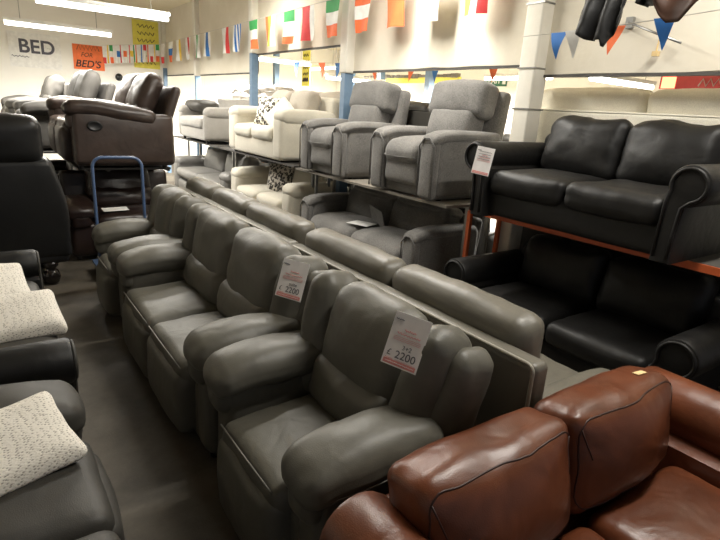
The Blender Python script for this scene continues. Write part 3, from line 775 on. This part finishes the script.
# ------------------------------------------------------------------ lights fittings
def fitting(label, loc, rz, L=1.52, drop=.9, watts=60, sz=None, lamp=True):
    t = thing('fluorescent_light', label, 'light', loc, rz)
    bm = NB(); bbox(bm, (0, 0, .06), (L, .09, .05), .01); mesh('housing', bm, M['fixture'], t)
    bm = NB(); tube(bm, [(-L/2+.02, 0, .005), (L/2-.02, 0, .005)], .030, 10); mesh('tube', bm, M['tube'], t)
    if drop > .12:
        for x in (-L*.35, L*.35):
            bm = NB(); tube(bm, [(x, 0, .08), (x, 0, drop)], .004, 5); mesh('suspension_wire', bm, M['steel'], t)
    if lamp:
        l = bpy.data.lights.new('tube_glow', 'AREA'); l.shape = 'RECTANGLE'; l.size = L; l.size_y = .12; l.energy = watts; l.color = (1, .96, .88)
        o = bpy.data.objects.new('tube_glow', l); COL.objects.link(o); o.location = (loc[0], loc[1], loc[2]-.03); o.rotation_euler = (0, 0, R(rz))
    return t
fitting('bright hanging fluorescent light nearest, across the top left of the hall', (1.45, 7.6, 2.72), 0, drop=ZC-2.72, watts=75)
fitting('bright hanging fluorescent light above the lettered white board', (1.25, 10.2, 2.68), 0, drop=ZC-2.68, watts=210)
fitting('fluorescent light on the ceiling above the flag string', (2.5, 7.2, 3.42), 0, drop=ZC-3.42, watts=50)
fitting('fluorescent light overhead above the olive grey row', (2.55, 4.0, 3.3), 0, drop=.3, watts=74)
fitting('fluorescent light overhead behind the camera', (2.6, .9, 3.3), 0, drop=.3, watts=58)
for i, (x, y, z, w, a) in enumerate(((6.97, 4.0, 2.29, 380, 0), (8.0, 6.6, 2.46, 650, 90), (6.75, 9.85, 2.34, 650, 0), (4.95, 10.0, 2.56, 380, 0), (7.4, 12.4, 2.7, 700, 90))):
    fitting(('fluorescent light in the next room above the cream sofa backs', 'fluorescent light in the next room by the exit sign', 'fluorescent light in the next room above the left grey armchair', 'fluorescent light in the next room near the yellow notice', 'fluorescent light at the far end of the next room')[i], (x, y, z), a, drop=ZC-z, watts=w)

# ------------------------------------------------------------------ signs
def board(name, label, loc, rz, w, h, m, cat='sign', th=.012):
    t = thing(name, label, cat, loc, rz)
    bm = NB(); box(bm, (0, 0, 0), (w, th, h)); mesh('panel', bm, m, t, False)
    return t
t = board('shop_sign', 'large white board lettered BED on the back wall', (1.14, 13.292, 2.50), 0, .92, .66, M['pwhite'])
tx = text('lettering', 'BED', .36, M['ink'], (.03, -.009, .06), (R(90), 0, 0), t, bold=.008)
bm = NB()
for x0 in (-.33, -.09, .16):
    for z0 in (-.078, .168): box(bm, (x0+.05, -.009, z0), (.10, .003, .02))
mesh('letter_serifs', bm, M['ink'], tx, False)
bm = NB(); squiggle(bm, -.42, -.12, -.13, .018, -.009, .006, 5); mesh('small_lettering', bm, M['ink'], t)
t = board('poster', "bright orange hand lettered poster reading BED'S on the back wall", (2.12, 13.292, 2.47), 0, .60, .50, M['orangep'])
text('lettering', "BED'S", .20, M['marker'], (-.03, -.009, -.14), (R(90), 0, 0), t, shear=.25, bold=.003)
text('lettering', 'FOR', .12, M['marker'], (-.04, -.009, .045), (R(90), 0, 0), t, shear=.25)
bm = NB(); tube(bm, [(-.22+.036*i, -.009, .19+(.05 if i % 2 else -.05)) for i in range(13)], .006, 4); mesh('top_lettering', bm, M['marker'], t)
t = board('poster', 'tall yellow hand lettered poster in the corner of the back wall', (3.32, 13.292, 2.86), 0, .56, 1.0, M['yellow'])
bm = NB()
for k in range(6):
    z = .38-.15*k
    tube(bm, [(-.18+.03*i, -.009, z+(.04*math.sin(i*2.1+k))) for i in range(13)], .008, 4)
mesh('lettering', bm, M['marker'], t)
# room beyond
t = board('exit_sign', 'green exit sign on the far wall of the next room', (10.092, 8.90, 2.60), -90, .62, .24, M['exitg'])
text('lettering', 'EXIT', .19, M['pwhite'], (-.06, -.009, 0), (R(90), 0, 0), t, bold=.004)
bm = NB(); box(bm, (.23, -.009, 0), (.10, .004, .15)); mesh('door_symbol', bm, M['pwhite'], t, False)
t = board('poster', 'long yellow hand lettered notice hanging in the next room', (7.2, 12.85, 2.72), -90, .40, .9, M['yellow'])
bm = NB()
for k in range(5): tube(bm, [(-.14+.03*i, -.009, .3-.15*k+(.04*math.sin(i*2.1+k))) for i in range(10)], .010 if k < 4 else .03, 4)
mesh('lettering', bm, M['marker'], t)
t = board('lit_sign', 'dark red sign with a lit end above the cream sofa backs', (8.5, 3.55, 2.42), -90, 1.5, .18, M['redsign'])
bm = NB(); box(bm, (-.62, -.012, 0), (.2, .01, .16)); mesh('lit_end', bm, M['redlit'], t, False)
bm = NB(); tube(bm, [(-.2+.05*i, -.012, (.05 if i % 2 else -.05)) for i in range(18)], .010, 4); mesh('lettering', bm, M['cord'], t)
t = thing('shelf_beam', 'long yellow shelf beam with clutter on it in the next room', 'beam', (8.6, 10.4, 2.50))
bm = NB(); box(bm, (0, 0, 0), (.06, 3.6, .12)); mesh('beam', bm, M['yellow'], t, False)
bm = NB()
for i in range(30): box(bm, (.0, -1.7+3.4*i/29, .09), (.1, .09, .05+.06*random.random()))
mesh('clutter', bm, M['board'], t, False)['kind'] = 'stuff'
for i, (x, y) in enumerate(((7.5, 8.35), (8.2, 10.9), (8.0, 11.9), (7.2, 14.6))):
    bm = NB(); box(bm, (0, 0, 1.6), (.14, .14, 3.2)); o = mesh('steel_post', bm, M['blue'], None, False); o.location = (x, y, 0)
    tag(o, ('blue steel post behind the right grey armchair in next room', 'blue steel post left of the right grey armchair in next room', 'blue steel post behind the left grey armchair in next room', 'blue steel post near the yellow notice in next room')[i], 'post')

# ------------------------------------------------------------------ flags
def flag_mesh(bm, p, w, h, dirv, bands, vertical, idx):
    """cloth flag hanging from p; bands are material indexes"""
    d = Vector(dirv).normalized(); nb = len(bands); nx, nz = 6, 9
    g = [[None]*(nz+1) for _ in range(nx+1)]; nrm = Vector((0, 0, 1)).cross(d)
    ph = random.random()*9
    for i in range(nx+1):
        for j in range(nz+1):
            u, v = i/nx, j/nz
            q = Vector(p)+d*(u-.5)*w*(1-.12*v)-Vector((0, 0, 1))*v*h+nrm*(.03*math.sin(u*5+ph+v*2)*v)
            g[i][j] = bm.verts.new(q)
    for i in range(nx):
        for j in range(nz):
            f = bm.faces.new((g[i][j], g[i+1][j], g[i+1][j+1], g[i][j+1]))
            f.material_index = bands[int((i/nx if vertical else j/nz)*nb)]
FM = [M['pgreen'], M['pwhite'], M['porange'], M['pred'], M['pblue'], M['pyellow']]
def catenary(a, b, sag, n=24): 
    a, b = Vector(a), Vector(b)
    return [a.lerp(b, i/n)-Vector((0, 0, sag*4*(i/n)*(1-i/n))) for i in range(n+1)]
def flag_string(label, a, b, sag, specs, w, h):
    t = thing('flag_bunting', label, 'bunting', a)
    pts = catenary((0, 0, 0), Vector(b)-Vector(a), sag)
    bm = NB(); tube(bm, pts, .004, 5); mesh('string', bm, M['cord'], t)
    d = Vector(b)-Vector(a); d.z = 0
    A, B = Vector((0, 0, 0)), Vector(b)-Vector(a)
    for (u, bands, vert) in specs:
        p = A.lerp(B, u)-Vector((0, 0, sag*4*u*(1-u)))
        bm = NB(); flag_mesh(bm, p, w, h, d, bands, vert, 0); o = mesh('flag', bm, FM, t)
    return t
ya, yb = 12.9, 3.0
def U(y): return (ya-y)/(ya-yb)
specs = [(U(12.7), [1, 1, 3], 0), (U(12.1), [1, 4, 2], 0), (U(11.6), [1, 1, 5], 1), (U(10.96), [1, 3, 1], 1), (U(10.44), [1, 0, 1], 1), (U(9.9), [1, 4, 1], 1), (U(9.04), [1, 1, 3], 1), (U(8.53), [1, 4, 1, 4, 1, 4], 1),
         (U(7.92), [0, 1, 2], 0), (U(7.35), [2, 5, 1], 1), (U(6.78), [0, 1, 1, 2], 0), (U(6.28), [3, 3, 1], 1), (U(5.70), [0, 1, 2], 0), (U(5.09), [2, 1, 2], 0), (U(4.53), [1, 2, 2], 0), (U(4.03), [5, 1, 1], 0), (U(3.45), [5, 1, 3], 1)]
flag_string('string of national flags hung along the cream boards on the right', (3.52, ya, 2.87), (3.52, yb, 2.98), .0, specs, .30, .40)
random.seed(3)
sp = [(.03+i*.058, [[1, 1, 3], [1, 5, 1], [0, 1, 2], [1, 1, 1], [1, 4, 1], [3, 1, 1], [1, 2, 1]][i % 7], i % 2) for i in range(17)]
flag_string('string of small flags across the yellow poster on the back wall', (2.33, 12.9, 2.72), (3.52, 12.95, 2.87), .0, sp, .075, .36)

def pennant_string(label, a, b, sag, flags, w=.19, h=.27):
    t = thing('pennant_bunting', label, 'bunting', a)
    A, B = Vector((0, 0, 0)), Vector(b)-Vector(a)
    bm = NB(); tube(bm, catenary(A, B, sag), .003, 5); mesh('string', bm, M['cord'], t)
    d = B.copy(); d.z = 0; d.normalize(); nrm = Vector((0, 0, 1)).cross(d)
    for (u, m) in flags:
        p = A.lerp(B, u)-Vector((0, 0, sag*4*u*(1-u)))
        bm = NB(); g = []
        n = 6
        for j in range(n+1):
            v = j/n; ww = w*(1-v)+.004
            g.append([bm.verts.new(p+d*ww*(k-.5)-Vector((0, 0, h*v))+nrm*(.02*math.sin(v*3+u*20))) for k in (0, .5, 1)])
        for j in range(n):
            for k in range(2): bm.faces.new((g[j][k], g[j][k+1], g[j+1][k+1], g[j+1][k]))
        mesh('pennant', bm, M[m], t)
    return t
pennant_string('string of orange and blue pennants before the cream board above the black sofa', (3.3, 2.72, 2.33), (3.3, .9, 2.42), .02,
               [(.17, 'pblue'), (.235, 'pwhite'), (.382, 'porange'), (.555, 'pblue'), (.80, 'porange')], .125, .17)
pennant_string('string of pennants in the next room seen through the openings', (5.0, 10.2, 2.58), (5.0, 4.0, 2.42), .05,
               [(.15, 'pblue'), (.295, 'porange'), (.376, 'pblue'), (.545, 'porange'), (.68, 'porange'), (.765, 'pblue'), (.92, 'porange')], .22, .26)

def hide(label, y0, y1, x, ztop, prof, m, seed, n=36):
    """limp leather hide over a rail; prof lists (u, hem height) from left to right"""
    bm = NB(); g = []
    for i in range(n+1):
        u = i/n
        for (a, za), (b, zb) in zip(prof, prof[1:]):
            if a <= u <= b: hem = za+(zb-za)*(u-a)/(b-a); break
        row = []
        for j in range(15):
            v = j/14; z = ztop+(hem-ztop)*v
            fold = .045*math.sin(u*15+seed+v*1.5)*(.25+.75*v)+.025*noise.noise(Vector((u*7, v*4, seed)))
            y = y0+(y1-y0)*(u+.03*math.sin(v*3+seed))
            row.append(bm.verts.new((fold, y-(y0+y1)/2, z-ztop)))
        g.append(row)
    for i in range(n):
        for j in range(14): bm.faces.new((g[i][j], g[i+1][j], g[i+1][j+1], g[i][j+1]))
    o = mesh('leather_hide', bm, m); o.location = (x, (y0+y1)/2, ztop)
    md = o.modifiers.new('thick', 'SOLIDIFY'); md.thickness = .008
    return tag(o, label, 'hide')
hide('black leather hide hanging from the ceiling rail above the black sofa', 2.09, 1.80, 3.04, 2.62,
     [(0, 2.33), (.06, 2.27), (.2, 2.235), (.42, 2.225), (.60, 2.225), (.62, 2.165), (.68, 2.235), (.8, 2.27), (.95, 2.30), (1, 2.36)], M['hide'], 1.3)
hide('small black leather hide end hanging right of the larger black one', 1.80, 1.67, 3.10, 2.60, [(0, 2.42), (.3, 2.40), (.7, 2.385), (1, 2.43)], M['hide'], 6.1)
hide('brown leather hide hanging at the top right corner', 1.67, .98, 3.0, 2.60,
     [(0, 2.44), (.04, 2.34), (.10, 2.29), (.22, 2.285), (.32, 2.32), (.40, 2.385), (.5, 2.40), (.62, 2.35), (.8, 2.31), (1, 2.30)], M['hidebrown'], 4.2)
# rail the hides hang from
bm = NB(); tube(bm, [(0, -1.2, 0), (0, 1.0, 0)], .012, 8); o = mesh('hanging_rail', bm, M['steel']); o.location = (3.06, 1.7, 2.62)
b = NB()
for y in (-1.1, .9): tube(b, [(0, y, 0), (0, y, ZC-2.62)], .005, 6)
mesh('hanger_wire', b, M['steel'], o); tag(o, 'thin ceiling rail from which the leather hides hang', 'rail')
# bracket arm on the board
t = thing('wall_bracket', 'thin grey swing arm bracket fixed to the cream board at top right', 'bracket', (3.72, 2.17, 2.43))
bm = NB(); box(bm, (0, 0, 0), (.03, .05, .07)); mesh('mount', bm, M['steel'], t, False)
bm = NB(); tube(bm, [(-.02, 0, 0), (-.05, -.39, -.155)], .008, 6); mesh('arm', bm, M['steel'], t)
bm = NB(); tube(bm, [(-.03, -.24, -.10), (-.03, -.235, -.20)], .006, 6); box(bm, (-.03, -.235, -.21), (.03, .04, .03)); mesh('hook', bm, M['gold'], t, False)

# small dark round fitting on the back wall
bm = NB(); lathe(bm, [(0, 0), (.07, 0), (.08, .02), (.05, .05), (0, .055)], n=18); o = mesh('wall_bell', bm, M['blackplastic']); o.location = (2.70, 13.30, 2.12); o.rotation_euler = (R(90), 0, 0)
tag(o, 'small dark round bell on the back wall below the flags', 'bell')

# repeats share a group
GROUPS = {'fluorescent_light': 'hanging fluorescent lights', 'storage_rack': 'furniture racks', 'price_ticket': 'price tickets on the sofas', 'fabric_armchair': 'grey fabric armchairs on the upper shelf',
          'steel_post': 'blue posts in the next room', 'leather_hide': 'leather hides on the ceiling rail', 'recliner_armchair': 'recliner armchairs', 'recliner_sofa': 'recliner sofas', 'leather_sofa': 'leather sofas',
          'fabric_sofa': 'fabric sofas', 'scatter_cushion': 'patterned scatter cushions', 'poster': 'hand lettered posters', 'flag_bunting': 'strings of flags', 'pennant_bunting': 'strings of pennants', 'paper_sheet': 'loose papers on the seats'}
for o in S.objects:
    if o.parent is None and 'category' in o.keys():
        g = GROUPS.get(o.name.split('.')[0])
        if g: o['group'] = g

# ------------------------------------------------------------------ camera, world
def cam():
    F, yaw, p, r, H = 524.2, R(36.05), R(16.94), R(3.66), 1.75
    fw = Vector((math.sin(yaw)*math.cos(p), math.cos(yaw)*math.cos(p), -math.sin(p)))
    rt = Vector((math.cos(yaw), -math.sin(yaw), 0)); up = rt.cross(fw)
    r2 = rt*math.cos(r)+up*math.sin(r); u2 = up*math.cos(r)-rt*math.sin(r)
    c = bpy.data.cameras.new('camera'); o = bpy.data.objects.new('camera', c); COL.objects.link(o)
    o.matrix_world = Matrix(((r2.x, u2.x, -fw.x, 0), (r2.y, u2.y, -fw.y, 0), (r2.z, u2.z, -fw.z, H), (0, 0, 0, 1)))
    c.sensor_width = 36; c.lens = 36*F/720; c.clip_start = .05; c.clip_end = 100
    S.camera = o
cam()
w = bpy.data.worlds.new('world'); S.world = w; w.use_nodes = True
w.node_tree.nodes['Background'].inputs['Color'].default_value = (.9, .92, 1, 1)
w.node_tree.nodes['Background'].inputs['Strength'].default_value = .16
S.view_settings.view_transform = 'Standard'
S.view_settings.look = 'None'
S.view_settings.exposure = 0.42
